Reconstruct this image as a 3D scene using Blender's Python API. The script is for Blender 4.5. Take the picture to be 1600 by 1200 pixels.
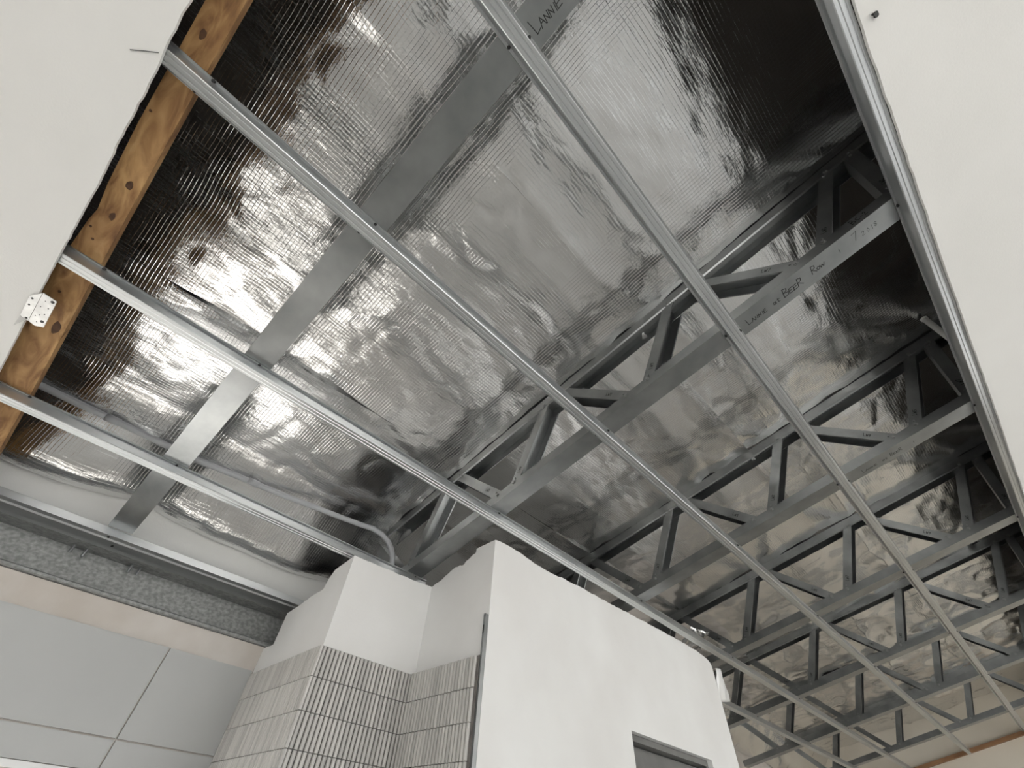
import bpy, bmesh, math, random
import numpy as np
from mathutils import Matrix, Vector

random.seed(7)
for o in list(bpy.data.objects): bpy.data.objects.remove(o)
scene = bpy.context.scene
COL = scene.collection

# ------------------------------------------------------------------ camera, light, exposure
EYE = 1.6                                    # lens height above the floor
F_PX = 654.21                                # focal length in pixels of the 1600 px wide frame
ROW = ((0.71977887, 0.69244682, 0.04935358), (-0.50582095, 0.57182138, -0.64588349), (-0.4754614, 0.43992921, 0.76183906))
ALPHA = 0.207757                             # pitch of the raked ceiling
CA, SA = math.cos(ALPHA), math.sin(ALPHA)
cam = bpy.data.cameras.new('camera'); cam_o = bpy.data.objects.new('camera', cam); COL.objects.link(cam_o)
cam.sensor_width = 36.0; cam.lens = F_PX / 1600 * 36.0; cam.clip_start = 0.02; cam.clip_end = 200
r, d, f = (Vector(v) for v in ROW)
cam_o.matrix_world = Matrix(((r.x, -d.x, -f.x, 0), (r.y, -d.y, -f.y, 0), (r.z, -d.z, -f.z, EYE), (0, 0, 0, 1)))
scene.camera = cam_o

world = bpy.data.worlds.new('overcast_sky'); scene.world = world; world.use_nodes = True
bg = world.node_tree.nodes['Background']; bg.inputs[0].default_value = (0.93, 0.97, 1.0, 1); bg.inputs[1].default_value = 6.0

sun = bpy.data.lights.new('sun', 'SUN'); sun.energy = 55.0; sun.angle = math.radians(0.6); sun.color = (1.0, 0.975, 0.94)
sun_o = bpy.data.objects.new('sun', sun); COL.objects.link(sun_o); sun_o.location = (-6, -2, 9)
sun_o.rotation_euler = Vector((math.cos(math.radians(62))*0.93, math.cos(math.radians(62))*0.37, -math.sin(math.radians(62)))).to_track_quat('-Z', 'Y').to_euler()

def portal(name, loc, rot, sx, sy):          # daylight portal: guides sampling at a window opening, emits nothing itself
    l = bpy.data.lights.new(name, 'AREA'); l.shape = 'RECTANGLE'; l.size = sx; l.size_y = sy
    l.cycles.is_portal = True
    o = bpy.data.objects.new(name, l); COL.objects.link(o); o.location = loc; o.rotation_euler = rot
portal('daylight_portal', (-2.03, -0.48, 1.28), (0, -math.pi/2, 0), 0.86, 1.72)
portal('daylight_portal', (2.66, 0.9, 1.2), (0, math.pi/2, 0), 2.2, 4.2)
portal('daylight_portal', (1.2, -3.16, 1.2), (math.pi/2, 0, 0), 2.0, 2.2)
portal('daylight_portal', (2.66, 4.75, 1.2), (0, math.pi/2, 0), 2.2, 2.3)

vs = scene.view_settings
vs.view_transform = 'Standard'; vs.look = 'None'; vs.gamma = 1.0; vs.use_curve_mapping = False
vs.exposure = -1.45
scene.cycles.use_denoising = True
scene.cycles.max_bounces = 10; scene.cycles.diffuse_bounces = 6; scene.cycles.glossy_bounces = 6
scene.cycles.caustics_reflective = True; scene.cycles.sample_clamp_indirect = 8.0

# ------------------------------------------------------------------ helpers
def sl(s, y, n): return Vector((s*CA - n*SA, y, EYE + s*SA + n*CA))     # slope coordinates -> world
SROT = (0, -ALPHA, 0)

class MB:
    def __init__(self): self.v = []; self.f = []
    def add(self, vs_, fs):
        b = len(self.v); self.v += [tuple(p) for p in vs_]; self.f += [tuple(i+b for i in q) for q in fs]; return self
    def box(self, x0, x1, y0, y1, z0, z1):
        return self.add([(x0,y0,z0),(x1,y0,z0),(x1,y1,z0),(x0,y1,z0),(x0,y0,z1),(x1,y0,z1),(x1,y1,z1),(x0,y1,z1)],
                        [(0,3,2,1),(4,5,6,7),(0,1,5,4),(1,2,6,5),(2,3,7,6),(3,0,4,7)])
    def prism(self, poly, axis, a, b):       # poly: 2-D points in the two other axes (cyclic order x,y,z without axis)
        def P(p, t): return {'x': (t,p[0],p[1]), 'y': (p[0],t,p[1]), 'z': (p[0],p[1],t)}[axis]
        n = len(poly)
        return self.add([P(p,a) for p in poly]+[P(p,b) for p in poly],
                        [tuple(range(n)), tuple(range(2*n-1,n-1,-1))]+[(i,i+n,(i+1)%n+n,(i+1)%n) for i in range(n)])
    def tube(self, pts, r, k=12):
        pts = [Vector(p) for p in pts]; rings = []; up = Vector((0.3,0.2,1)).normalized()
        for i, p in enumerate(pts):
            t = (pts[min(i+1,len(pts)-1)]-pts[max(i-1,0)]).normalized()
            a = t.cross(up); a = a.normalized() if a.length > 1e-4 else t.orthogonal().normalized()
            b = t.cross(a)
            rings.append([p+a*r*math.cos(2*math.pi*j/k)+b*r*math.sin(2*math.pi*j/k) for j in range(k)])
        vs_ = [q for R_ in rings for q in R_]; fs = []
        for i in range(len(pts)-1):
            for j in range(k): fs.append((i*k+j, i*k+(j+1)%k, (i+1)*k+(j+1)%k, (i+1)*k+j))
        fs += [tuple(range(k-1,-1,-1)), tuple(range((len(pts)-1)*k, len(pts)*k))]
        return self.add(vs_, fs)
    def mesh(self, name, mat, smooth=False):
        me = bpy.data.meshes.new(name); me.from_pydata(self.v, [], self.f); me.update()
        bm = bmesh.new(); bm.from_mesh(me); bmesh.ops.recalc_face_normals(bm, faces=bm.faces); bm.to_mesh(me); bm.free()
        me.materials.append(mat)
        if smooth:
            for p in me.polygons: p.use_smooth = True
        return me
    def build(self, name, mat, parent=None, loc=(0,0,0), rot=(0,0,0), smooth=False):
        return put(name, self.mesh(name, mat, smooth), parent, loc, rot)

def put(name, me, parent=None, loc=(0,0,0), rot=(0,0,0)):
    o = bpy.data.objects.new(name, me); COL.objects.link(o); o.location = loc; o.rotation_euler = rot
    if parent is not None: o.parent = parent
    return o
def empty(name, loc, rot=(0,0,0)):
    o = bpy.data.objects.new(name, None); COL.objects.link(o); o.location = loc; o.rotation_euler = rot
    o.empty_display_size = 0.05; return o
def tag(o, label=None, cat=None, group=None, kind=None):
    for k, v in (('label', label), ('category', cat), ('group', group), ('kind', kind)):
        if v: o[k] = v
    return o
def sheet_profile(pl, t):                    # closed thin outline around an open polyline
    n = len(pl); left = []; right = []
    for i in range(n):
        a = pl[max(i-1,0)]; b = pl[min(i+1,n-1)]
        dx, dy = b[0]-a[0], b[1]-a[1]; L = math.hypot(dx,dy) or 1
        nx, ny = -dy/L*t/2, dx/L*t/2
        left.append((pl[i][0]+nx, pl[i][1]+ny)); right.append((pl[i][0]-nx, pl[i][1]-ny))
    return left, right
def sheet(mb, pl, t, axis, a, b):            # thin folded sheet swept along an axis
    left, right = sheet_profile(pl, t)
    for i in range(len(pl)-1):
        mb.prism([left[i], left[i+1], right[i+1], right[i]], axis, a, b)
    return mb

# ------------------------------------------------------------------ materials
def new_mat(name):
    m = bpy.data.materials.new(name); m.use_nodes = True; nt = m.node_tree
    return m, nt, nt.nodes['Principled BSDF']
def N(nt, t, **kw):
    n = nt.nodes.new(t)
    for k, v in kw.items():
        if hasattr(n, k): setattr(n, k, v)
        else: n.inputs[k].default_value = v
    return n
def math_n(nt, op, a, b=None):
    n = nt.nodes.new('ShaderNodeMath'); n.operation = op
    for i, x in enumerate((a, b)):
        if x is None: continue
        if isinstance(x, (int, float)): n.inputs[i].default_value = x
        else: nt.links.new(x, n.inputs[i])
    return n.outputs[0]
def mat_noise(name, c1, c2, scale, rough, metal=0.0, bump=0.0, bscale=None, stretch=(1,1,1), rough2=None, detail=4, lo=0.35, hi=0.65, dist=0.01):
    m, nt, b = new_mat(name); L = nt.links.new
    tc = N(nt, 'ShaderNodeTexCoord'); mp = N(nt, 'ShaderNodeMapping'); mp.inputs['Scale'].default_value = stretch
    L(tc.outputs['Object'], mp.inputs['Vector'])
    nz = N(nt, 'ShaderNodeTexNoise'); nz.inputs['Scale'].default_value = scale; nz.inputs['Detail'].default_value = detail
    L(mp.outputs[0], nz.inputs['Vector'])
    cr = N(nt, 'ShaderNodeValToRGB'); cr.color_ramp.elements[0].color = (*c1,1); cr.color_ramp.elements[1].color = (*c2,1)
    cr.color_ramp.elements[0].position = lo; cr.color_ramp.elements[1].position = hi
    L(nz.outputs['Fac'], cr.inputs[0]); L(cr.outputs[0], b.inputs['Base Color'])
    b.inputs['Roughness'].default_value = rough; b.inputs['Metallic'].default_value = metal
    if rough2 is not None:
        mr = N(nt, 'ShaderNodeMapRange'); mr.inputs['To Min'].default_value = rough; mr.inputs['To Max'].default_value = rough2
        L(nz.outputs['Fac'], mr.inputs['Value']); L(mr.outputs[0], b.inputs['Roughness'])
    if bump:
        n2 = N(nt, 'ShaderNodeTexNoise'); n2.inputs['Scale'].default_value = bscale or scale*4; n2.inputs['Detail'].default_value = 3
        L(mp.outputs[0], n2.inputs['Vector'])
        bp = N(nt, 'ShaderNodeBump'); bp.inputs['Strength'].default_value = bump; bp.inputs['Distance'].default_value = dist
        L(n2.outputs['Fac'], bp.inputs['Height']); L(bp.outputs[0], b.inputs['Normal'])
    return m

M = {}
M['plaster'] = mat_noise('plasterboard_white', (0.79,0.785,0.765), (0.83,0.825,0.805), 3.0, 0.75, bump=0.15, bscale=220, dist=0.002)
M['plaster_wall'] = mat_noise('painted_plaster', (0.74,0.73,0.715), (0.82,0.82,0.81), 2.2, 0.7, bump=0.12, bscale=160, dist=0.002)
M['plaster_tan'] = mat_noise('bare_plaster_tan', (0.50,0.455,0.41), (0.60,0.565,0.53), 5.0, 0.85, bump=0.15, bscale=120, dist=0.002)
M['panel'] = mat_noise('grey_wall_panel', (0.41,0.415,0.41), (0.44,0.445,0.44), 2.0, 0.35, bump=0.05, bscale=300, dist=0.001)
M['grout'] = mat_noise('dark_grout', (0.10,0.095,0.09), (0.16,0.15,0.14), 40, 0.9)
M['galv'] = mat_noise('galvanised_steel', (0.235,0.245,0.248), (0.32,0.33,0.33), 9.0, 0.24, metal=0.9, bump=0.03, bscale=60, rough2=0.38, dist=0.002)
M['galv_dark'] = mat_noise('weathered_galvanised_beam', (0.19,0.195,0.192), (0.33,0.335,0.33), 110.0, 0.5, metal=0.25, bump=0.10, bscale=160, stretch=(1,0.7,1), dist=0.003, lo=0.38, hi=0.68, detail=7)
M['furring'] = mat_noise('bright_rolled_zinc', (0.50,0.515,0.525), (0.60,0.615,0.62), 6.0, 0.24, metal=0.9, rough2=0.36, stretch=(3,0.4,3))
M['bracket'] = mat_noise('bright_zinc_plate', (0.48,0.48,0.475), (0.62,0.62,0.61), 40.0, 0.35, metal=0.6)
M['bolt'] = mat_noise('zinc_bolt', (0.25,0.26,0.26), (0.36,0.36,0.36), 30.0, 0.35, metal=0.9)
M['black'] = mat_noise('black_screw', (0.015,0.015,0.015), (0.03,0.03,0.03), 30.0, 0.5)
M['ink'] = mat_noise('marker_ink', (0.012,0.012,0.012), (0.02,0.02,0.02), 30.0, 0.6)
M['conduit'] = mat_noise('grey_plastic_conduit', (0.42,0.43,0.45), (0.46,0.47,0.49), 8.0, 0.35)
M['pipe_white'] = mat_noise('white_plastic_pipe', (0.70,0.70,0.68), (0.75,0.75,0.73), 8.0, 0.4)
M['floor'] = mat_noise('concrete_floor', (0.37,0.36,0.345), (0.45,0.44,0.42), 1.6, 0.7, bump=0.1, bscale=40)
M['paving'] = mat_noise('outdoor_paving', (0.50,0.49,0.47), (0.58,0.57,0.55), 1.0, 0.85)
M['cream'] = mat_noise('cream_far_wall', (0.66,0.60,0.50), (0.74,0.69,0.60), 1.2, 0.8)
M['white_metal'] = mat_noise('white_aluminium', (0.80,0.80,0.80), (0.84,0.84,0.84), 10, 0.4)
M['roof_steel'] = mat_noise('roof_underside', (0.05,0.05,0.05), (0.08,0.08,0.08), 10, 0.6)
M['door_grey'] = mat_noise('grey_lining', (0.13,0.13,0.125), (0.17,0.17,0.165), 8, 0.6)
M['flash'] = mat_noise('glare_white_flashing', (0.82,0.83,0.83), (0.88,0.88,0.88), 8, 0.3, metal=0.2)  # white base colour stands for light reflected off the metal

def tile_mat():
    m, nt, b = new_mat('glazed_finger_tile'); L = nt.links.new
    oi = N(nt, 'ShaderNodeObjectInfo'); cr = N(nt, 'ShaderNodeValToRGB')
    cr.color_ramp.elements[0].color = (0.41,0.40,0.385,1); cr.color_ramp.elements[1].color = (0.58,0.565,0.54,1)
    L(oi.outputs['Random'], cr.inputs[0]); L(cr.outputs[0], b.inputs['Base Color'])
    b.inputs['Roughness'].default_value = 0.28
    return m
M['tile'] = tile_mat()

def wood_mat():
    m, nt, b = new_mat('rough_pine'); L = nt.links.new
    tc = N(nt, 'ShaderNodeTexCoord')
    mp = N(nt, 'ShaderNodeMapping'); mp.inputs['Scale'].default_value = (0.28,1,1); L(tc.outputs['Object'], mp.inputs['Vector'])
    n1 = N(nt, 'ShaderNodeTexNoise'); n1.inputs['Scale'].default_value = 30; n1.inputs['Detail'].default_value = 8; n1.inputs['Distortion'].default_value = 1.6
    L(mp.outputs[0], n1.inputs['Vector'])
    cr = N(nt, 'ShaderNodeValToRGB'); e = cr.color_ramp.elements
    e[0].position = 0.30; e[0].color = (0.20,0.095,0.035,1); e[1].position = 0.72; e[1].color = (0.56,0.36,0.17,1)
    k = e.new(0.46); k.color = (0.36,0.20,0.08,1); k = e.new(0.58); k.color = (0.48,0.285,0.12,1)
    L(n1.outputs['Fac'], cr.inputs[0])
    n2 = N(nt, 'ShaderNodeTexNoise'); n2.inputs['Scale'].default_value = 4.5; n2.inputs['Detail'].default_value = 4; L(tc.outputs['Object'], n2.inputs['Vector'])
    c2 = N(nt, 'ShaderNodeValToRGB'); c2.color_ramp.elements[0].position = 0.35; c2.color_ramp.elements[0].color = (0.55,0.48,0.42,1)
    c2.color_ramp.elements[1].position = 0.62; c2.color_ramp.elements[1].color = (1,1,1,1); L(n2.outputs['Fac'], c2.inputs[0])
    mx = N(nt, 'ShaderNodeMix', data_type='RGBA', blend_type='MULTIPLY'); mx.inputs[0].default_value = 0.8
    L(cr.outputs[0], mx.inputs[6]); L(c2.outputs[0], mx.inputs[7]); L(mx.outputs[2], b.inputs['Base Color'])
    b.inputs['Roughness'].default_value = 0.75
    bp = N(nt, 'ShaderNodeBump'); bp.inputs['Strength'].default_value = 0.4; bp.inputs['Distance'].default_value = 0.004
    L(n1.outputs['Fac'], bp.inputs['Height']); L(bp.outputs[0], b.inputs['Normal'])
    return m
M['wood'] = wood_mat()
M['knot'] = mat_noise('dark_knot', (0.05,0.022,0.01), (0.10,0.045,0.018), 60, 0.8)
M['wood_dark'] = mat_noise('brown_stained_timber', (0.20,0.10,0.045), (0.33,0.18,0.09), 14, 0.75, stretch=(0.3,1,1))

def foil_mat():                              # aluminium laminate with a woven scrim showing through as fine relief
    m, nt, b = new_mat('aluminium_foil_laminate'); L = nt.links.new
    tc = N(nt, 'ShaderNodeTexCoord'); sp = N(nt, 'ShaderNodeSeparateXYZ')
    nzw = N(nt, 'ShaderNodeTexNoise'); nzw.inputs['Scale'].default_value = 3.0; L(tc.outputs['Object'], nzw.inputs['Vector'])
    va = N(nt, 'ShaderNodeVectorMath', operation='MULTIPLY_ADD')
    L(nzw.outputs['Color'], va.inputs[0]); va.inputs[1].default_value = (0.02,0.02,0); L(tc.outputs['Object'], va.inputs[2])
    L(va.outputs[0], sp.inputs[0])
    def thread(sock, pitch, w):
        x = math_n(nt, 'PINGPONG', math_n(nt, 'MULTIPLY', sock, 1.0/pitch), 0.5)      # 0 at a thread, 0.5 between
        mr = N(nt, 'ShaderNodeMapRange', interpolation_type='SMOOTHSTEP'); mr.inputs['From Min'].default_value = 0.0; mr.inputs['From Max'].default_value = w
        mr.inputs['To Min'].default_value = 1.0; mr.inputs['To Max'].default_value = 0.0
        L(x, mr.inputs['Value']); return mr.outputs[0]
    h = math_n(nt, 'MAXIMUM', thread(sp.outputs[1], 0.0105, 0.16), math_n(nt, 'MULTIPLY', thread(sp.outputs[0], 0.0105, 0.16), 0.7))
    bp = N(nt, 'ShaderNodeBump'); bp.inputs['Strength'].default_value = 0.5; bp.inputs['Distance'].default_value = 0.0005
    L(h, bp.inputs['Height'])
    mp = N(nt, 'ShaderNodeMapping'); mp.inputs['Scale'].default_value = (1,0.45,1); L(tc.outputs['Object'], mp.inputs['Vector'])
    cn = N(nt, 'ShaderNodeTexNoise'); cn.inputs['Scale'].default_value = 16; cn.inputs['Detail'].default_value = 5; cn.inputs['Roughness'].default_value = 0.55
    L(mp.outputs[0], cn.inputs['Vector'])
    b2 = N(nt, 'ShaderNodeBump'); b2.inputs['Strength'].default_value = 0.35; b2.inputs['Distance'].default_value = 0.012
    L(cn.outputs['Fac'], b2.inputs['Height']); L(bp.outputs[0], b2.inputs['Normal']); L(b2.outputs[0], b.inputs['Normal'])
    b.inputs['Base Color'].default_value = (0.82,0.82,0.815,1); b.inputs['Metallic'].default_value = 1.0
    mr = N(nt, 'ShaderNodeMapRange'); mr.inputs['To Min'].default_value = 0.10; mr.inputs['To Max'].default_value = 0.22
    L(nzw.outputs['Fac'], mr.inputs['Value']); L(mr.outputs[0], b.inputs['Roughness'])
    return m
M['foil'] = foil_mat()

def glass_mat():
    m = bpy.data.materials.new('window_glass'); m.use_nodes = True; nt = m.node_tree; nt.nodes.clear()
    o = nt.nodes.new('ShaderNodeOutputMaterial'); t = nt.nodes.new('ShaderNodeBsdfTransparent'); g = nt.nodes.new('ShaderNodeBsdfGlossy')
    g.inputs['Roughness'].default_value = 0.02; mx = nt.nodes.new('ShaderNodeMixShader'); mx.inputs[0].default_value = 0.07
    nt.links.new(t.outputs[0], mx.inputs[1]); nt.links.new(g.outputs[0], mx.inputs[2]); nt.links.new(mx.outputs[0], o.inputs[0])
    return m
M['glass'] = glass_mat()

# ------------------------------------------------------------------ the shell of the room (world z = camera-relative z + EYE)
Z0 = EYE
X_L, X_R, Y_B, Y_F = -1.88, 2.55, -3.05, 6.45
def struct(name, mb, mat, label=None, cat=None): return tag(mb.build(name, mat), label, cat, kind='structure')

struct('floor', MB().box(X_L-0.15, X_R+0.12, Y_B-0.12, Y_F+0.12, -0.08, 0.0), M['floor'], 'pale concrete floor of the room', 'floor')
struct('ground', MB().box(-14, 14, -14, 18, -0.14, -0.085), M['paving'], 'paved ground outside the windows', 'ground')

# left wall: lower part with a window, recess for the steel beam, lining above
W1 = (-1.34, 0.316, 0.85, 1.712)              # y0, y1, z0, z1
xa, xb = X_L-0.12, X_L-0.008
mb = MB()
mb.box(xa, xb, Y_B, W1[0], 0, Z0+0.505).box(xa, xb, W1[1], Y_F, 0, Z0+0.505)
mb.box(xa, xb, W1[0], W1[1], 0, W1[2]).box(xa, xb, W1[0], W1[1], W1[3], Z0+0.505)
mb.box(xa, X_L-0.085, Y_B, Y_F, Z0+0.505, Z0+0.645)
mb.box(xa, X_L-0.005, Y_B, Y_F, Z0+0.645, Z0+1.10)
wl = struct('wall_left', mb, M['plaster_tan'], 'tan bare plaster wall strip under the grey steel beam', 'wall')
MB().box(X_L-0.005, X_L-0.001, Y_B, 0.93, Z0+0.655, Z0+1.02).build('lining_board', M['plaster'], wl)
g = 0.0022
for (y0, y1, z0, z1) in ((0.32+g, 0.5965, 0.198+g, 0.428), (-0.88+g, 0.32-g, 0.198+g, 0.428), (-2.08+g, -0.88-g, 0.198+g, 0.428),
                         (0.32+g, 0.5965, -0.30+g, 0.198-g), (-0.88+g, 0.32-g, 0.132, 0.198-g), (-2.08+g, -0.88-g, 0.132, 0.198-g), (0.32+g, 0.5965, -0.80+g, -0.30-g)):
    MB().box(X_L-0.008, X_L, y0, y1, Z0+z0, Z0+z1).build('wall_panel', M['panel'], wl)
MB().box(X_L-0.008, X_L+0.003, W1[0], W1[1], Z0+0.116, Z0+0.130).build('head_trim', M['white_metal'], wl)
def window(name, axis, plane, a0, a1, z0, z1, nx, label):
    root = empty(name, (0,0,0)); tag(root, label, 'window', kind='structure')
    def bx(mb, a, b, c, e, t0, t1):
        return mb.box(plane+t0, plane+t1, a, b, c, e) if axis == 'x' else mb.box(a, b, plane+t0, plane+t1, c, e)
    fr = MB(); w = 0.045
    bx(fr, a0, a1, z0, z0+w, -.03, .03); bx(fr, a0, a1, z1-w, z1, -.03, .03)
    for i in range(nx+1):
        c = a0+(a1-a0)*i/nx; lo = c if i == 0 else c-w/2 if i < nx else c-w
        bx(fr, lo, lo+w, z0+w, z1-w, -.03, .03)
    fr.build('window_frame', M['white_metal'], root)
    for i in range(nx):
        c0 = a0+(a1-a0)*i/nx; c1 = a0+(a1-a0)*(i+1)/nx
        bx(MB(), c0+.03, c1-.03, z0+w*.7, z1-w*.7, -.004, .004).build('pane', M['glass'], root)
window('window_1', 'x', X_L-0.09, W1[0], W1[1], W1[2], W1[3], 2, 'bright window in the left wall below the grey panels')

# right and back walls with wide glazed openings, far wall
W2 = (-1.2, 3.0, 0.1, 2.3)
mb = MB(); x0, x1 = X_R, X_R+0.12
W4 = (3.6, 5.9, 0.1, 2.3)
mb.box(x0, x1, Y_B, W2[0], 0, 3.14).box(x0, x1, W2[1], W4[0], 0, 3.14).box(x0, x1, W4[1], Y_F, 0, 3.14).box(x0, x1, W4[0], W4[1], 0, W4[2]).box(x0, x1, W4[0], W4[1], W4[3], 3.14).box(x0, x1, W2[0], W2[1], 0, W2[2]).box(x0, x1, W2[0], W2[1], W2[3], 3.14)
wr_ = struct('wall_right', mb, M['plaster_wall'], 'white wall with glazed doors opposite the tiled corner', 'wall')
MB().box(x0, x1, Y_B, Y_F, 3.14, 3.8).build('gable_darkener', M['roof_steel'], wr_)  # unseen upper wall, added in a dark tone to keep the roof space dark
window('window_2', 'x', X_R+0.06, W2[0], W2[1], W2[2], W2[3], 3, 'wide glazed opening in the right wall')
window('window_4', 'x', X_R+0.06, W4[0], W4[1], W4[2], W4[3], 2, 'glazed opening near the far end of the right wall')
W3 = (0.2, 2.2, 0.1, 2.3)
mb = MB(); y0, y1 = Y_B-0.12, Y_B
mb.box(X_L-0.12, W3[0], y0, y1, 0, 3.7).box(W3[1], X_R+.12, y0, y1, 0, 3.7).box(W3[0], W3[1], y0, y1, 0, W3[2]).box(W3[0], W3[1], y0, y1, W3[3], 3.7)
struct('wall_back', mb, M['plaster_wall'], 'white wall with a glazed opening behind the viewer', 'wall')
window('window_3', 'y', Y_B-0.06, W3[0], W3[1], W3[2], W3[3], 2, 'wide glazed opening in the back wall')
struct('wall_far', MB().box(X_L-0.12, X_R+0.12, Y_F, Y_F+0.12, 0, 3.7), M['cream'], 'cream far wall beyond the last truss', 'wall')

# tiled corner column (faces 1 and 2), recess wall (face 3) and wall with the doorway (face 4)
XC, YC, XD, YD, YE = -1.389, 0.603, -1.047, 0.946, 2.56
def jag(pts, amp, step):
    out = []
    for (a, b) in zip(pts[:-1], pts[1:]):
        L = math.hypot(b[0]-a[0], b[1]-a[1]); k = max(1, int(L/step))
        for i in range(k):
            t = i/k; j = amp*(random.random()-.5)*2 if i else 0
            out.append((a[0]+(b[0]-a[0])*t, a[1]+(b[1]-a[1])*t+j))
    return out+[pts[-1]]
top1 = [(-1.389,0.698),(-1.451,0.689),(-1.508,0.683),(-1.534,0.659),(-1.548,0.626),(-1.634,0.622),(-1.702,0.612),(-1.80,0.604),(-1.806,0.500),(-1.888,0.500)]
top1 = [(x, z+Z0) for x, z in jag(top1, 0.002, 0.02)]
wc = struct('wall_corner', MB().prism([(-1.888,0.0),(XC,0.0)]+top1, 'y', YC, YC+0.06), M['plaster_wall'], 'plaster column corner with finger tiles beside the steel beam', 'wall')
top2 = [(YD,0.711),(0.85,0.704),(YC+0.06,0.700)]
MB().prism([(YC+0.06,0),(YD,0)]+[(y, z+Z0) for y, z in jag(top2, .0015, .03)], 'x', XC-0.06, XC).build('side_board', M['plaster_wall'], wc)
top3 = [(-1.047,0.786),(-1.147,0.770),(-1.167,0.766),(-1.20,0.754),(-1.21,0.744),(-1.258,0.750),(-1.317,0.730),(-1.389,0.711)]
wr = struct('wall_recess', MB().prism([(XC-.06,0),(XD-0.10,0)]+[(x, z+Z0) for x, z in jag(top3[1:], 0.003, 0.012)]+[(XC-.06,Z0+.70)], 'y', YD, YD+0.08), M['plaster_wall'], 'plaster recess wall with finger tiles left of the doorway wall', 'wall')
top4 = [(YE,0.772),(2.545,0.79),(2.524,0.799),(2.428,0.810),(2.236,0.812),(1.808,0.800),(1.412,0.791),(1.212,0.780),(1.03,0.792),(0.966,0.789),(YD,0.786)]
DO = (1.688, 2.291, 0.367)
poly = [(YD,0),(DO[0],0),(DO[0],Z0+DO[2]),(DO[1],Z0+DO[2]-.001),(DO[1],0),(YE,0)]+[(y, z+Z0) for y, z in jag(top4, 0.0025, 0.018)]
wd = struct('wall_doorway', MB().prism(poly, 'x', XD-0.10, XD), M['plaster_wall'], 'large white plaster wall with doorway and ragged top edge', 'wall')
MB().box(XC-.5, XD-0.10, YE-0.1, YE, 0, Z0+0.70).build('return_board', M['plaster_wall'], wd)
MB().box(X_L-.005, XD-0.10, YD+.08, YE-.1, Z0+0.56, Z0+0.58).build('lobby_ceiling', M['plaster_wall'], wd)
dr = empty('door_1', (0,0,0)); tag(dr, 'grey lined doorway opening low in the white plaster wall', 'doorway', kind='structure')
for nm, b in (('head_lining', (XD-.10, XD-.022, DO[0], DO[1], Z0+DO[2]-.022, Z0+DO[2]-.002)),
              ('side_lining', (XD-.10, XD-.022, DO[0]+.001, DO[0]+.02, 0, Z0+DO[2]-.023)), ('side_lining', (XD-.10, XD-.022, DO[1]-.02, DO[1]-.001, 0, Z0+DO[2]-.023)),
              ('dark_infill', (XD-.092, XD-.060, DO[0]+.022, DO[1]-.022, 0.01, Z0+DO[2]-.026))):  # last box: dark panel filling the opening, standing in for the dim interior
    MB().box(*b).build(nm, M['door_grey'], dr)

# finger tiles: one stick per object for the rows in view, the rest of each field below as one part
TP, TH, TTOP = 0.0143, 0.078, 0.418
def stick(h):
    w, dp = TP-0.0036, 0.0075
    pr = [(-w/2,0),(-w/2,-dp*.55),(-w*.3,-dp*.92),(0,-dp),(w*.3,-dp*.92),(w/2,-dp*.55),(w/2,0)]
    return MB().prism(pr, 'z', -h+0.0010, -0.0010)
stick_me = stick(TH).mesh('tile', M['tile'], False)
def tile_field(parent, origin, u, n, rot, rows=7):
    ox, oy = origin
    for rw in range(rows):
        for i in range(n):
            p = (ox+u[0]*TP*(i+.5), oy+u[1]*TP*(i+.5), Z0+TTOP-rw*TH)
            put('tile', stick_me, parent, p, (0,0,rot))
    rest = MB(); zz = Z0+TTOP-rows*TH
    while zz-TH > 0.02:
        for i in range(n):
            c = Vector((ox+u[0]*TP*(i+.5), oy+u[1]*TP*(i+.5), zz)); w = TP*.4; q = Vector((u[1], -u[0], 0))*0.0075
            a = c-Vector((u[0],u[1],0))*w; b = c+Vector((u[0],u[1],0))*w; dz = Vector((0,0,TH-.004))
            rest.add([a,b,b+q,a+q,a-dz,b-dz,b+q-dz,a+q-dz], [(0,1,2,3),(4,7,6,5),(0,4,5,1),(1,5,6,2),(2,6,7,3),(3,7,4,0)])
        zz -= TH
    tag(rest.build('lower_tiles', M['tile'], parent), kind='stuff')
    return
GB = Z0+TTOP
MB().box(X_L, XC-.0005, YC-0.003, YC-.0002, 0.0, GB).build('tile_grout', M['grout'], wc)
MB().box(XC+.0002, XC+0.003, YC-.003, YD-.0165, 0.0, GB).build('tile_grout', M['grout'], wc)
MB().box(XC+.003, XD-.008, YD-0.0165, YD-.0002, 0.0, GB).build('tile_grout', M['grout'], wr)
tile_field(wc, (X_L+.001, YC-0.002), (1,0), 35, 0.0)
tile_field(wc, (XC+0.002, YC-0.001), (0,1), 23, math.pi/2)
tile_field(wr, (XC+0.011, YD-0.016), (1,0), 22, 0.0)
# metal edge trim on the outer corner
tr = empty('tile_trim', (XD-.004, YD-.012, 0)); tag(tr, 'grey metal edge trim at the corner of the white doorway wall', 'edge trim')
MB().box(-.005,.0035,-.002,.0115,0.0,Z0+0.530).build('trim_strip', M['galv'], tr)
MB().tube([(-.001,-.002,Z0+.530),(-.001,.0115,Z0+.530)], .0042, 10).build('rounded_top', M['galv'], tr)
MB().box(-.004,.001,-.0026,-.0015,Z0+.475,Z0+.500).build('slot', M['black'], tr)

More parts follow.
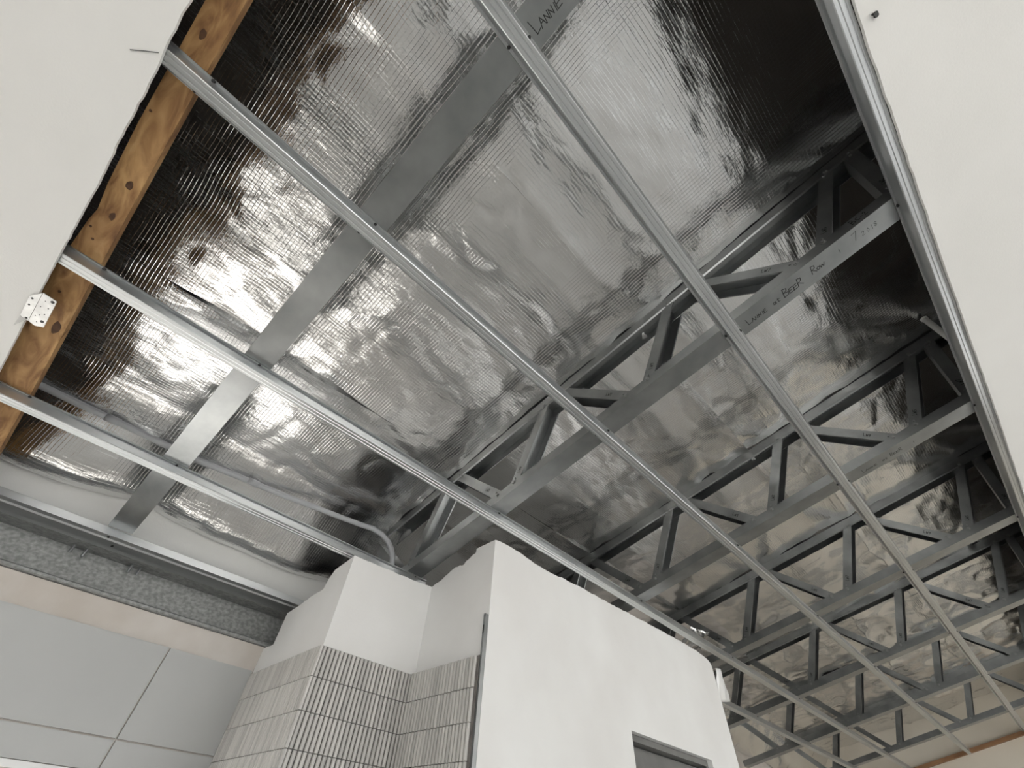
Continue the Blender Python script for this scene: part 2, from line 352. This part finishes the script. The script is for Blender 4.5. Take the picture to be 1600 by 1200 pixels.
# ------------------------------------------------------------------ ceiling boards (cut away) in the raked plane
def poly_slab(name, pts, n0, n1, mat, label):
    o = MB().prism(pts, 'z', 0.0, n1-n0).build(name, mat, None, sl(0,0,n0), SROT)
    return tag(o, label, 'ceiling board', kind='structure')
edgeL = [(2.35,-0.436),(-0.2,-0.436),(-0.225,-0.4375),(-0.30,-0.4365),(-0.335,-0.4325),(-0.45,-0.4335),(-0.62,-0.4305),(-0.80,-0.4325),(-1.2,-0.431),(-1.655,-0.430)]
edgeL = [edgeL[0]]+[(x, y+(0.0010 if x > -.75 else 0.0003)*(random.random()-.5)*2) for x, y in jag(edgeL[1:], 0.0003, 0.014)]
ceil_l = poly_slab('ceiling', [(-1.655,-2.98),(2.35,-2.98)]+edgeL, 0.9925, 0.9995, M['plaster'], 'white ceiling board left of the timber joist')
edgeR = [(0.678,-0.43),(0.678,0.5),(0.679,1.2),(0.683,1.8),(0.685,2.5),(0.687,6.4)]
edgeR = [(x+0.002*(random.random()-.5), y) for y, x in [(p[1], p[0]) for p in edgeR for _ in (0,)]]
er = []
for a, b in zip(edgeR[:-1], edgeR[1:]):
    k = int((b[1]-a[1])/0.03)
    for i in range(k): er.append((a[0]+(b[0]-a[0])*i/k+(random.random()-.5)*.0026, a[1]+(b[1]-a[1])*i/k))
er.append(edgeR[-1])
ceil_r = poly_slab('ceiling', er+[(2.35,6.4),(2.35,-0.43)], 0.9925, 0.9995, M['plaster'], 'white ceiling board on the right beside the bright channel')
M['paper'] = mat_noise('grey_backing_paper', (0.10,0.09,0.08), (0.14,0.125,0.11), 6, 0.9)
for o, pts in ((ceil_l, [(-1.655,-2.98),(2.35,-2.98)]+[(x, y-.0015) for x, y in edgeL]), (ceil_r, [(x+.0015, y) for x, y in er]+[(2.35,6.4),(2.35,-0.43)])):
    MB().prism(pts, 'z', 0.0071, 0.0077).build('backing_paper', M['paper'], o)
# screw poking out of the right board, hair of mesh tape on the left board
sc_ = empty('drywall_screw', sl(0.699,0.431,0.9925), SROT); tag(sc_, 'small dark screw head in the right ceiling board', 'screw')
MB().tube([(0,0,-.007),(0,0,.001)], .0022, 8).build('shank', M['black'], sc_)
MB().tube([(0,0,-.009),(0,0,-.0068)], .0042, 10).build('head', M['black'], sc_)
MB().tube([(.004,.006,-.004),(.004,.006,.0005)], .004, 8).build('dimple_plug', M['black'], sc_)
tag(MB().tube([sl(-.305,-.440,.9917), sl(-.318,-.455,.991), sl(-.335,-.474,.9915)], .0006, 6).build('tape_thread', M['black']), 'thin dark thread on the left ceiling board edge', 'thread')

# ------------------------------------------------------------------ roof: foil sheets in overlapping strips under roofing
TRUSS_Y = [-0.047, 0.848, 1.762, 2.662, 3.60, 4.53, 5.58]
TW = 0.070
N_CH, N_TOP = 1.028, 1.343
roof = tag(MB().box(-1.9, 2.4, Y_B, Y_F+.05, 0.0, 0.03).build('roof', M['roof_steel'], None, sl(0,0,1.44), SROT), 'roof underside hung with silver foil sheets', 'roof', kind='structure')
def hash2(ix, iy, seed):
    h = (ix*374761393 + iy*668265263 + seed*1274126177) & 0xffffffff
    h = ((h ^ (h >> 13))*1274126177) & 0xffffffff
    return ((h ^ (h >> 16)) & 0xffff)/32767.5-1.0
def vn(x, y, seed):
    ix = np.floor(x).astype(np.int64); iy = np.floor(y).astype(np.int64); fx = x-ix; fy = y-iy
    u = fx*fx*fx*(fx*(fx*6-15)+10); v = fy*fy*fy*(fy*(fy*6-15)+10)
    a = hash2(ix,iy,seed); b = hash2(ix+1,iy,seed); c = hash2(ix,iy+1,seed); e = hash2(ix+1,iy+1,seed)
    return (a*(1-u)+b*u)*(1-v)+(c*(1-u)+e*u)*v
def foil_n(s, y, seed):
    cy = np.array([t+TW/2 for t in TRUSS_Y]); cy = np.concatenate(([cy[0]-1.8, cy[0]-.9], cy, [cy[-1]+.95]))
    k = np.clip(np.searchsorted(cy, y)-1, 0, len(cy)-2); w = (y-cy[k])/(cy[k+1]-cy[k])*2-1
    belly = 0.024*(1-np.abs(w)**3.2)
    n = 1.3465+0.004-belly*(0.75+0.25*vn(s*1.3, k*3.7, 5))
    ed = np.clip(1-np.abs(w), 0, 1)*2
    n += 0.011*vn(s*2.1+3, y*1.5, seed)*np.clip(ed*1.6,0,1)
    rid = 1-np.abs(vn(s*5.5+.6*vn(s*2,y*2,seed+9), y*2.0, seed+1))
    calm = 1-0.65*np.clip((s-0.05)/0.15,0,1)*np.clip((1.0-y)/.2,0,1)
    n += -0.007*rid**3*np.clip(ed*2,0.2,1)*calm
    rid2 = 1-np.abs(vn(s*9+y*2.5, y*6-s*2, seed+2))
    n += 0.0034*rid2**4*calm
    near = np.exp(-((1-np.abs(w))/0.10)**2)              # puckers where it is tacked to the chords
    n += 0.004*vn(s*13, y*8, seed+4)*np.clip(near+.25,0,1)
    n += 0.0013*vn(s*26, y*20, seed+6)
    far = np.clip((y-2.4)/1.2, 0, 1)                     # looser, more crumpled towards the far end
    n += far*(0.014*vn(s*6,y*5,seed+7)-0.012*(1-np.abs(vn(s*7+y,y*8,seed+8)))**4)
    e = np.clip((-1.36-s)/0.315, 0, 1)                   # hangs down over the top of the left wall
    n -= 0.185*(e*e*(3-2*e))*(1+0.07*vn(s*0+1,y*4,3))
    n += 0.01*e*vn(s*3,y*3.3,11)
    return n
ys = np.concatenate((np.arange(Y_B+.02,-.62,.06), np.arange(-.6,2.1,.0125), np.arange(2.1,Y_F-.01,.028), [Y_F-.006]))
S_CUT = [-1.675, -0.955, -0.030, 0.90, 1.84, 2.38]
for i in range(5):
    a, b = S_CUT[i], S_CUT[i+1]+(0.022 if i < 4 else 0)
    ss = np.arange(a, b+1e-6, 0.0125); ss[-1] = b
    Sg, Yg = np.meshgrid(ss, ys, indexing='ij')
    Ng = foil_n(Sg, Yg, 20)
    lap = np.clip((Sg-(b-0.06))/0.06, 0, 1) if i < 4 else 0
    hang = np.clip(vn(Yg*1.7, Yg*0+i*5.3, 77)*1.3+.35, 0.08, 1)
    Ng = Ng - lap**2*(0.016*hang)+0.002*(vn(Yg*9,Yg*0+i,31))*lap
    verts = np.stack((Sg,Yg,Ng-1.44), -1).reshape(-1,3)
    ns, ny = Sg.shape; idx = np.arange(ns*ny).reshape(ns,ny)
    faces = np.stack((idx[:-1,:-1],idx[:-1,1:],idx[1:,1:],idx[1:,:-1]), -1).reshape(-1,4)
    me = bpy.data.meshes.new('foil_sheet'); me.from_pydata(verts.tolist(), [], faces.tolist()); me.update()
    me.materials.append(M['foil']); me.polygons.foreach_set('use_smooth', [True]*len(me.polygons))
    put('foil_sheet', me, roof)

# ------------------------------------------------------------------ handwriting strokes
GL = {'L':[[(0,1),(.06,.5),(.1,0),(.5,.12)]], 'A':[[(0,0),(.22,.62),(.42,.02)],[(.1,.26),(.36,.3)]], 'N':[[(0,0),(.06,.5),(.3,.06),(.36,.56)]],
      'I':[[(.12,0),(.18,.52)]], 'E':[[(.4,.6),(.05,.55),(0,.02),(.4,.06)],[(.04,.3),(.32,.34)]], 'a':[[(.34,.42),(.1,.42),(.02,.15),(.2,.04),(.34,.4),(.38,.05)]],
      't':[[(.12,.6),(.1,.06),(.3,.08)],[(0,.42),(.34,.46)]], 'B':[[(.05,0),(.14,1.0),(.5,.86),(.44,.62),(.16,.5),(.58,.36),(.5,.08),(.05,0)]],
      'R':[[(0,0),(.1,.95),(.44,.84),(.4,.55),(.1,.45),(.5,.02)]], 'o':[[(.2,.42),(.03,.3),(.08,.05),(.28,.06),(.34,.3),(.2,.42)]],
      'w':[[(0,.4),(.08,.05),(.22,.34),(.34,.05),(.48,.44)]], '7':[[(0,.9),(.5,.98),(.2,0)]], '2':[[(.02,.6),(.2,.8),(.36,.6),(0,.05),(.42,.08)]],
      'W':[[(0,.8),(.12,0),(.28,.6),(.42,0),(.56,.85)]], '5':[[(.42,.8),(.08,.8),(.05,.45),(.36,.4),(.36,.1),(.02,.04)]], '9':[[(.36,.7),(.06,.75),(.08,.42),(.36,.5),(.38,.85),(.3,0)]],
      'C':[[(.42,.7),(.1,.7),(.02,.3),(.14,.04),(.42,.08)]], '-':[[(0,.3),(.3,.32)]], '1':[[(.1,.8),(.12,0)]], '8':[[(.2,.8),(.02,.62),(.34,.25),(.16,.02),(.02,.22),(.36,.6),(.2,.8)]], '0':[[(.2,.7),(.02,.4),(.18,.03),(.36,.35),(.2,.7)]]}
def strokes(mb, text, fn, h, w=0.0022, gap=.16):
    """fn(u, v) -> 3-D point; builds flat ribbons"""
    u = 0.0
    for ch in text:
        if ch == ' ': u += .5*h; continue
        mx = 0
        for st in GL[ch]:
            P = [(u+x*h, y*h) for x, y in st]; mx = max(mx, max(x for x, _ in st))
            for (a, b) in zip(P[:-1], P[1:]):
                dx, dy = b[0]-a[0], b[1]-a[1]; L = math.hypot(dx,dy) or 1e-6; ex, ey = dx/L*w*.35, dy/L*w*.35; px, py = -dy/L*w/2, dx/L*w/2
                q = [(a[0]-ex+px,a[1]-ey+py),(b[0]+ex+px,b[1]+ey+py),(b[0]+ex-px,b[1]+ey-py),(a[0]-ex-px,a[1]-ey-py)]
                mb.add([fn(*p) for p in q], [(0,1,2,3)])
        u += (mx+gap)*h
    return u

# ------------------------------------------------------------------ trusses
S0, S1 = -1.63, 2.30
FL = 0.034
PB = [-1.28, -0.705, -0.13, 0.445, 0.70, 1.30, 1.875]      # bottom nodes
PT = [-1.5675, -0.9925, -0.4175, 0.1575, 0.7325, 1.02, 1.59, 2.16]    # top nodes
DEP = N_TOP-N_CH
def chord(bottom):
    mb = MB(); t = 0.0014
    if bottom: sheet(mb, [(0,FL),(0,0),(TW,0),(TW,FL)], t, 'x', S0, S1)
    else:
        e = FL+.006
        sheet(mb, [(.004,DEP-e),(0,DEP-e+.004),(0,DEP),(TW,DEP),(TW,DEP-e+.004),(TW-.004,DEP-e)], t, 'x', S0, S1)
        sheet(mb, [(.022,DEP-.001),(.026,DEP-.007),(.044,DEP-.007),(.048,DEP-.001)], t, 'x', S0, S1)
    return mb
bot_me = chord(True).mesh('bottom_chord', M['galv']); top_me = chord(False).mesh('top_chord', M['galv'])
def web_mesh(L):
    mb = MB(); hw = 0.0175
    sheet(mb, [(0.003,-hw),(0.003,hw),(TW-.003,hw),(TW-.003,-hw)], 0.0014, 'x', 0, L)      # (y, v)
    sheet(mb, [(0.003,-hw),(0.008,-hw)], 0.0014, 'x', .01, L-.01); sheet(mb, [(TW-.003,-hw),(TW-.008,-hw)], 0.0014, 'x', .01, L-.01)
    return mb
bolt_mb = MB().tube([(0,0.0012,0),(0,-0.0008,0)], 0.0075, 14).tube([(0,-0.0008,0),(0,-0.0042,0)], 0.005, 6)
bolt_me = bolt_mb.mesh('bolt', M['bolt'])
scr_me = MB().tube([(0,0.0012,0),(0,-0.0022,0)], 0.0034, 8).mesh('screw', M['bolt'])
web_cache = {}
LABELS = ['galvanised steel truss directly overhead, seen only as a wide flat grey strip',
          'nearest steel truss with open webs, BEER handwritten on its bottom chord',
          'second open-web steel truss, just beyond the one marked BEER',
          'third open-web steel truss counting from the one marked BEER',
          'fourth open-web steel truss counting from the one marked BEER',
          'fifth open-web steel truss, second last before the cream far wall',
          'last open-web steel truss, nearest the cream far wall']
WTXT = ['LW5', 'LW7', 'LW9', 'LW5', 'LW2', 'LW7', 'LW8', 'LW5', 'LW9', 'LW7', 'LW5', 'LW2', 'LW8']
for ti, ty in enumerate(TRUSS_Y):
    root = empty('roof_truss', sl(0, ty, N_CH), SROT)
    tag(root, LABELS[ti], 'roof truss', 'open-web steel trusses under the foil')
    bc = put('bottom_chord', bot_me, root); put('top_chord', top_me, root)
    wi = 0
    for k, b in enumerate(PB):
        for side in (-1, 1):
            t = PT[k] if side < 0 else (PT[k+1] if k+1 < len(PT) else None)
            if t is None or b > S1-.1: continue
            p0 = Vector((b+side*0.034, 0, 0.020)); p1 = Vector((t-side*0.036, 0, DEP-0.022))
            v = p1-p0; L = v.length; ang = math.atan2(v.z, v.x)
            key = round(L,3)
            if key not in web_cache: web_cache[key] = web_mesh(L).mesh('web', M['galv'])
            # keep the open side facing down: flip for webs leaning left
            if v.x > 0: w = put('web', web_cache[key], root, p0, (0,-ang,0))
            else: w = put('web', web_cache[key], root, p1, (0,-(ang-math.pi),0))
            for q in ((0.010, L-0.010) if ti else ()):
                put('bolt', bolt_me, w, (q,-.0012,0))
                put('screw', scr_me, w, (q+(0.016 if q < .1 else -0.016), 0.001, 0.004))
            if 1 <= ti <= 4 and -0.9 < b < 1.1:
                tx = MB(); c0 = 0.05 if v.x > 0 else L-0.10
                strokes(tx, WTXT[(wi+ti*3) % len(WTXT)], lambda u, vv, c=c0: (c+u, 0.0018, vv-0.006), 0.013, 0.0016)
                tag(tx.build('marker_writing', M['ink'], w), kind='stuff')
            wi += 1
    if ti in (0, 1, 2):
        words = {0: [('LANNIE',.207,.004,.027,.0017,.05)],
                 1: [('LANNIE',.219,.896,.022,.0018,.1),('at',.300,.895,.022,.0018,.2),('BEER',.331,.895,.028,.0023,.06),('Row',.417,.889,.026,.0021,.04),
                     ('1',.494,.886,.016,.0012,.1),('7',.533,.886,.026,.0013,.1),('2018',.556,.888,.018,.0009,.3)],
                 2: [('LANNIE',.250,1.812,.020,.0015,.1),('at',.326,1.811,.020,.0018,.2),('BEER',.356,1.808,.020,.0018,.08),('1',.441,1.806,.014,.0014,.1)]}[ti]
        for wd_, s0_, y0_, h_, w_, g_ in words:
            tx = MB(); strokes(tx, wd_, lambda u, v: (s0_+u, (y0_-ty)-v, -0.0011), h_, w_, g_)
            tag(tx.build('marker_writing', M['ink'], bc), 'black handwritten marker word', kind='stuff')
        if ti == 1:
            t2 = MB(); strokes(t2, 'BC-2', lambda u, v: (0.552+u, -0.0012, 0.010+v), 0.018, 0.0018, .2); tag(t2.build('marker_writing', M['ink'], bc), kind='stuff')

# ------------------------------------------------------------------ furring channels
def furring_mb(y0, y1):
    half = [(0.0225,0.0225),(0.0225,0.0255),(0.0165,0.0255),(0.0135,0.0012),(0.0122,0.0),(0.0072,0.0),(0.0062,0.0014),(0.0042,0.0014),(0.0032,0.0)]
    pl = [(-a,b) for a, b in half]+[(a,b) for a, b in reversed(half)]
    return sheet(MB(), pl, 0.0009, 'y', y0, y1)
fscrew_me = MB().tube([(0,0,0.002),(0,0,-0.0022)], 0.0036, 8).mesh('screw', M['black'])
def furring(sc, y0, y1, label, rotz=0.0, screws=True):
    root = empty('furring_channel', sl(sc, y0, 1.001), SROT)
    tag(root, label, 'metal batten', 'metal furring channels across the trusses')
    ch = furring_mb(0, y1-y0).build('channel', M['furring'], root, (0,0,0), (0,0,rotz))
    for ty in ([-0.412]+TRUSS_Y if screws else []):
        for sd in (-1, 1):
            yy = ty+TW*.5+sd*0.008
            if y0+.02 < yy < y1-.02: put('screw', fscrew_me, ch, (sd*0.0195, yy-y0, 0.0232))
    return root
furring(0.661, -0.43, 6.38, 'silver metal channel running along the edge of the right ceiling board', rotz=-0.0045)
furring(0.174, -1.0, 6.38, 'silver metal channel crossing just left of the BEER writing')
furring(-0.306, -1.0, 6.38, 'long silver metal channel crossing the centre, starting high on the timber joist')
furring(-0.803, -1.0, 6.38, 'silver metal channel passing just above the white doorway wall')
furring(-1.268, -1.0, 0.944, 'silver metal channel ending in the corner above the tiled column')
furring(-1.105, 2.62, 6.38, 'short far metal channel emerging behind the end of the doorway wall')
# perimeter channel on the steel beam
pc = empty('perimeter_channel', sl(-1.665, -1.2, 0.998), SROT); tag(pc, 'silver wall channel lying along the top of the grey beam', 'metal channel')
sheet(MB(), [(-.036,.030),(-.036,.0),(-.020,-.0005),(.012,0),(.016,.004),(.030,.005),(.030,.028)], .0011, 'y', 0, 1.85).build('channel', M['furring'], pc)
put('screw', fscrew_me, pc, (.022,1.175,.0035)); put('screw', fscrew_me, pc, (-.006,1.20,-.002))

# ------------------------------------------------------------------ steel beam over the left wall
bm_ = empty('steel_beam', (0,-3.0,Z0+0.505)); tag(bm_, 'mottled grey galvanised steel channel beam above the tan plaster strip', 'steel beam')
Yb = 3.0+0.655
MB().box(X_L-.083, X_L-.073, 0, Yb, .0135, .1225).build('web_plate', M['galv_dark'], bm_)
MB().prism([(X_L-.083,0.001),(X_L+.004,0.001),(X_L+.007,.004),(X_L+.007,.010),(X_L+.003,.0135),(X_L-.083,.0135)], 'y', 0, Yb).build('bottom_flange', M['galv_dark'], bm_)
MB().prism([(X_L-.083,.1225),(X_L+.004,.1225),(X_L+.007,.126),(X_L+.007,.131),(X_L+.004,.135),(X_L-.083,.135)], 'y', 0, Yb).build('top_flange', M['galv_dark'], bm_)
for yb in (-.085, -.05, .085, .112):
    MB().tube([(X_L-.045, 3.0+yb, .097),(X_L-.045, 3.0+yb, .123)], .0042, 8).build('threaded_stub', M['galv'], bm_)

# ------------------------------------------------------------------ timber joist and its folded bracket
out = [(-1.66,-.448),(-1.2,-.448),(-.98,-.447),(-.86,-.446),(-.80,-.440),(-.70,-.433),(-.665,-.428),(-.60,-.433),(-.45,-.436),(-.2,-.434),(.6,-.432),(2.2,-.432),
       (2.2,-.386),(.2,-.387),(-.1,-.386),(-.33,-.3855),(-.74,-.380),(-1.0,-.376),(-1.3,-.371),(-1.66,-.369)]
jo = MB().prism(out, 'z', 0.0, 0.020).build('timber_joist', M['wood'], None, sl(0,0,1.0275), SROT)
tag(jo, 'rough orange-brown timber joist along the edge of the left ceiling board', 'timber')
for (ks, ky, ra, rb) in ((-.575,-.402,.010,.006),(-.66,-.402,.010,.005),(-1.005,-.392,.020,.008),(-.235,-.415,.010,.005),(-.905,-.418,.004,.003),(-.415,-.428,.0028,.0028),(-.71,-.425,.0028,.0028),(-.735,-.412,.0028,.0028)):
    ring = [(ks+ra*math.cos(a)*(1+.15*math.sin(3*a+ks*9)), ky+rb*math.sin(a)) for a in [2*math.pi*i/14 for i in range(14)]]
    MB().prism(ring, 'z', -0.0006, 0.0015).build('knot', M['knot'], jo)
bk = empty('joist_bracket', sl(-.95,-.425,.9893), SROT); tag(bk, 'small bright perforated metal bracket nailed to the timber joist', 'bracket')
def rel(pts): return [(s+.95, y+.425) for s, y in pts]
MB().prism(rel([(-.898,-.425),(-.901,-.398),(-.985,-.397),(-.993,-.412),(-.989,-.425)]), 'z', 0, .0016).build('joist_plate', M['bracket'], bk)
MB().prism(rel([(-.898,-.4252),(-.921,-.441),(-.985,-.441),(-.988,-.4252)]), 'z', -.0012, .0006).build('board_plate', M['bracket'], bk)
MB().add([(-.038,-.004,0),(-.036,-.016,-.001),(-.066,-.016,-.006),(-.038,-.004,.0012),(-.036,-.016,.0008),(-.066,-.016,-.0045)], [(0,1,2),(3,5,4),(0,3,4,1),(1,4,5,2),(2,5,3,0)]).build('twisted_tab', M['bracket'], bk)
hole = MB().tube([(0,0,-.0006),(0,0,.0004)], 1.0, 12).mesh('nail_hole', M['black'])
for (s_, y_, r_) in ((-.908,-.404,.0035),(-.972,-.404,.0035),(-.925,-.436,.0022),(-.945,-.436,.002),(-.983,-.430,.0026),(-.915,-.415,.001),(-.935,-.418,.001),(-.93,-.405,.0012),(-.95,-.406,.001),(-.958,-.413,.0012),(-.965,-.419,.001),(-.98,-.412,.001)):
    o = put('nail_hole', hole, bk, (s_+.95, y_+.425, -.0002 if y_ > -.4252 else -.0014)); o.scale = (r_, r_, 1)

# ------------------------------------------------------------------ conduits
cd = empty('electrical_conduit', (0,0,0)); tag(cd, 'grey plastic conduit under the foil curving down behind the tiled column', 'conduit')
base = [sl(-1.462,-1.3,1.25), sl(-1.46,-.43,1.25), sl(-1.456,.04,1.25), sl(-1.425,.368,1.25), sl(-1.395,.60,1.25), sl(-1.383,.68,1.25)]
bend = [Vector((-1.600,.735,Z0+.940)), Vector((-1.588,.775,Z0+.927)), Vector((-1.572,.805,Z0+.902)), Vector((-1.556,.823,Z0+.868)), Vector((-1.542,.830,Z0+.83)), Vector((-1.525,.832,Z0+.77)), Vector((-1.505,.832,Z0+.66))]
MB().tube(base+bend, .0105, 14).build('tube', M['conduit'], cd, smooth=True)
for yy, ss_ in ((-.24,-1.459),(.235,-1.437),(-.03,-1.458)):
    a = sl(ss_,yy-.02,1.25); b = sl(ss_+.002,yy+.02,1.25); MB().tube([a,b], .0122, 14).build('coupling', M['conduit'], cd, smooth=True)
top = sl(.795, 1.665, 1.335); 
dp = empty('drop_pipe', top); tag(dp, 'white plastic pipe dropping behind the right ceiling board channel', 'pipe')
MB().tube([(0,0,0),(0,0,-.345)], .0105, 14).build('tube', M['pipe_white'], dp, smooth=True)
MB().tube([(0,0,-.006),(0,0,.0)], .0125, 14).build('end_collar', M['pipe_white'], dp)

# ------------------------------------------------------------------ far end and loose scraps
tp = MB().box(-1.3, 1.9, 0, .04, -.012, .014).build('timber_plate', M['wood_dark'], None, sl(0,Y_F-.042,1.025), SROT); tag(tp, 'brown timber plate along the cream far wall', 'timber')
def crumple(name, P, mat, amp, label, cat, nu=14, nv=10, thick=.0012):       # thin bent sheet over a corner patch P[0..3]
    v = []; random.seed(3)
    for side in (0, 1):
        for i in range(nu+1):
            for j in range(nv+1):
                a, b = i/nu, j/nv
                q = (P[0]*(1-a)+P[1]*a)*(1-b)+(P[3]*(1-a)+P[2]*a)*b
                nn = (P[1]-P[0]).cross(P[3]-P[0]).normalized()
                k = math.sin(a*3.1)*math.sin(b*2.6+.3)*1.2+.5*math.sin(a*9+b*4)*math.sin(b*7-a*3)+.25*math.sin(a*23+b*17)
                v.append(q+nn*(amp*k+side*thick))
    m = (nu+1)*(nv+1); fc = []
    for i in range(nu):
        for j in range(nv):
            a, b, c, e = i*(nv+1)+j, (i+1)*(nv+1)+j, (i+1)*(nv+1)+j+1, i*(nv+1)+j+1
            fc += [(a,b,c,e), (a+m,e+m,c+m,b+m)]
    rim = [i*(nv+1) for i in range(nu+1)]+[nu*(nv+1)+j for j in range(1,nv+1)]+[i*(nv+1)+nv for i in range(nu-1,-1,-1)]+[j for j in range(nv-1,0,-1)]
    for a, b in zip(rim, rim[1:]+rim[:1]): fc.append((a,a+m,b+m,b))
    return tag(MB().add(v, fc).build(name, mat, smooth=True), label, cat)
crumple('flashing_offcut', [Vector((-1.075,2.585,Z0+.628)), Vector((-1.075,2.745,Z0+.662)), Vector((-1.045,2.655,Z0+.785)), Vector((-1.045,2.600,Z0+.775))], M['flash'], .006, 'curled metal offcut, reflected light painted as white, hanging at the end of the doorway wall', 'metal scrap')
crumple('foil_scrap', [sl(-.945,2.45,1.09), sl(-.935,2.60,1.07), sl(-.80,2.58,1.13), sl(-.83,2.42,1.12)], M['foil'], .014, 'crumpled foil scrap lying above the top of the doorway wall', 'foil scrap')
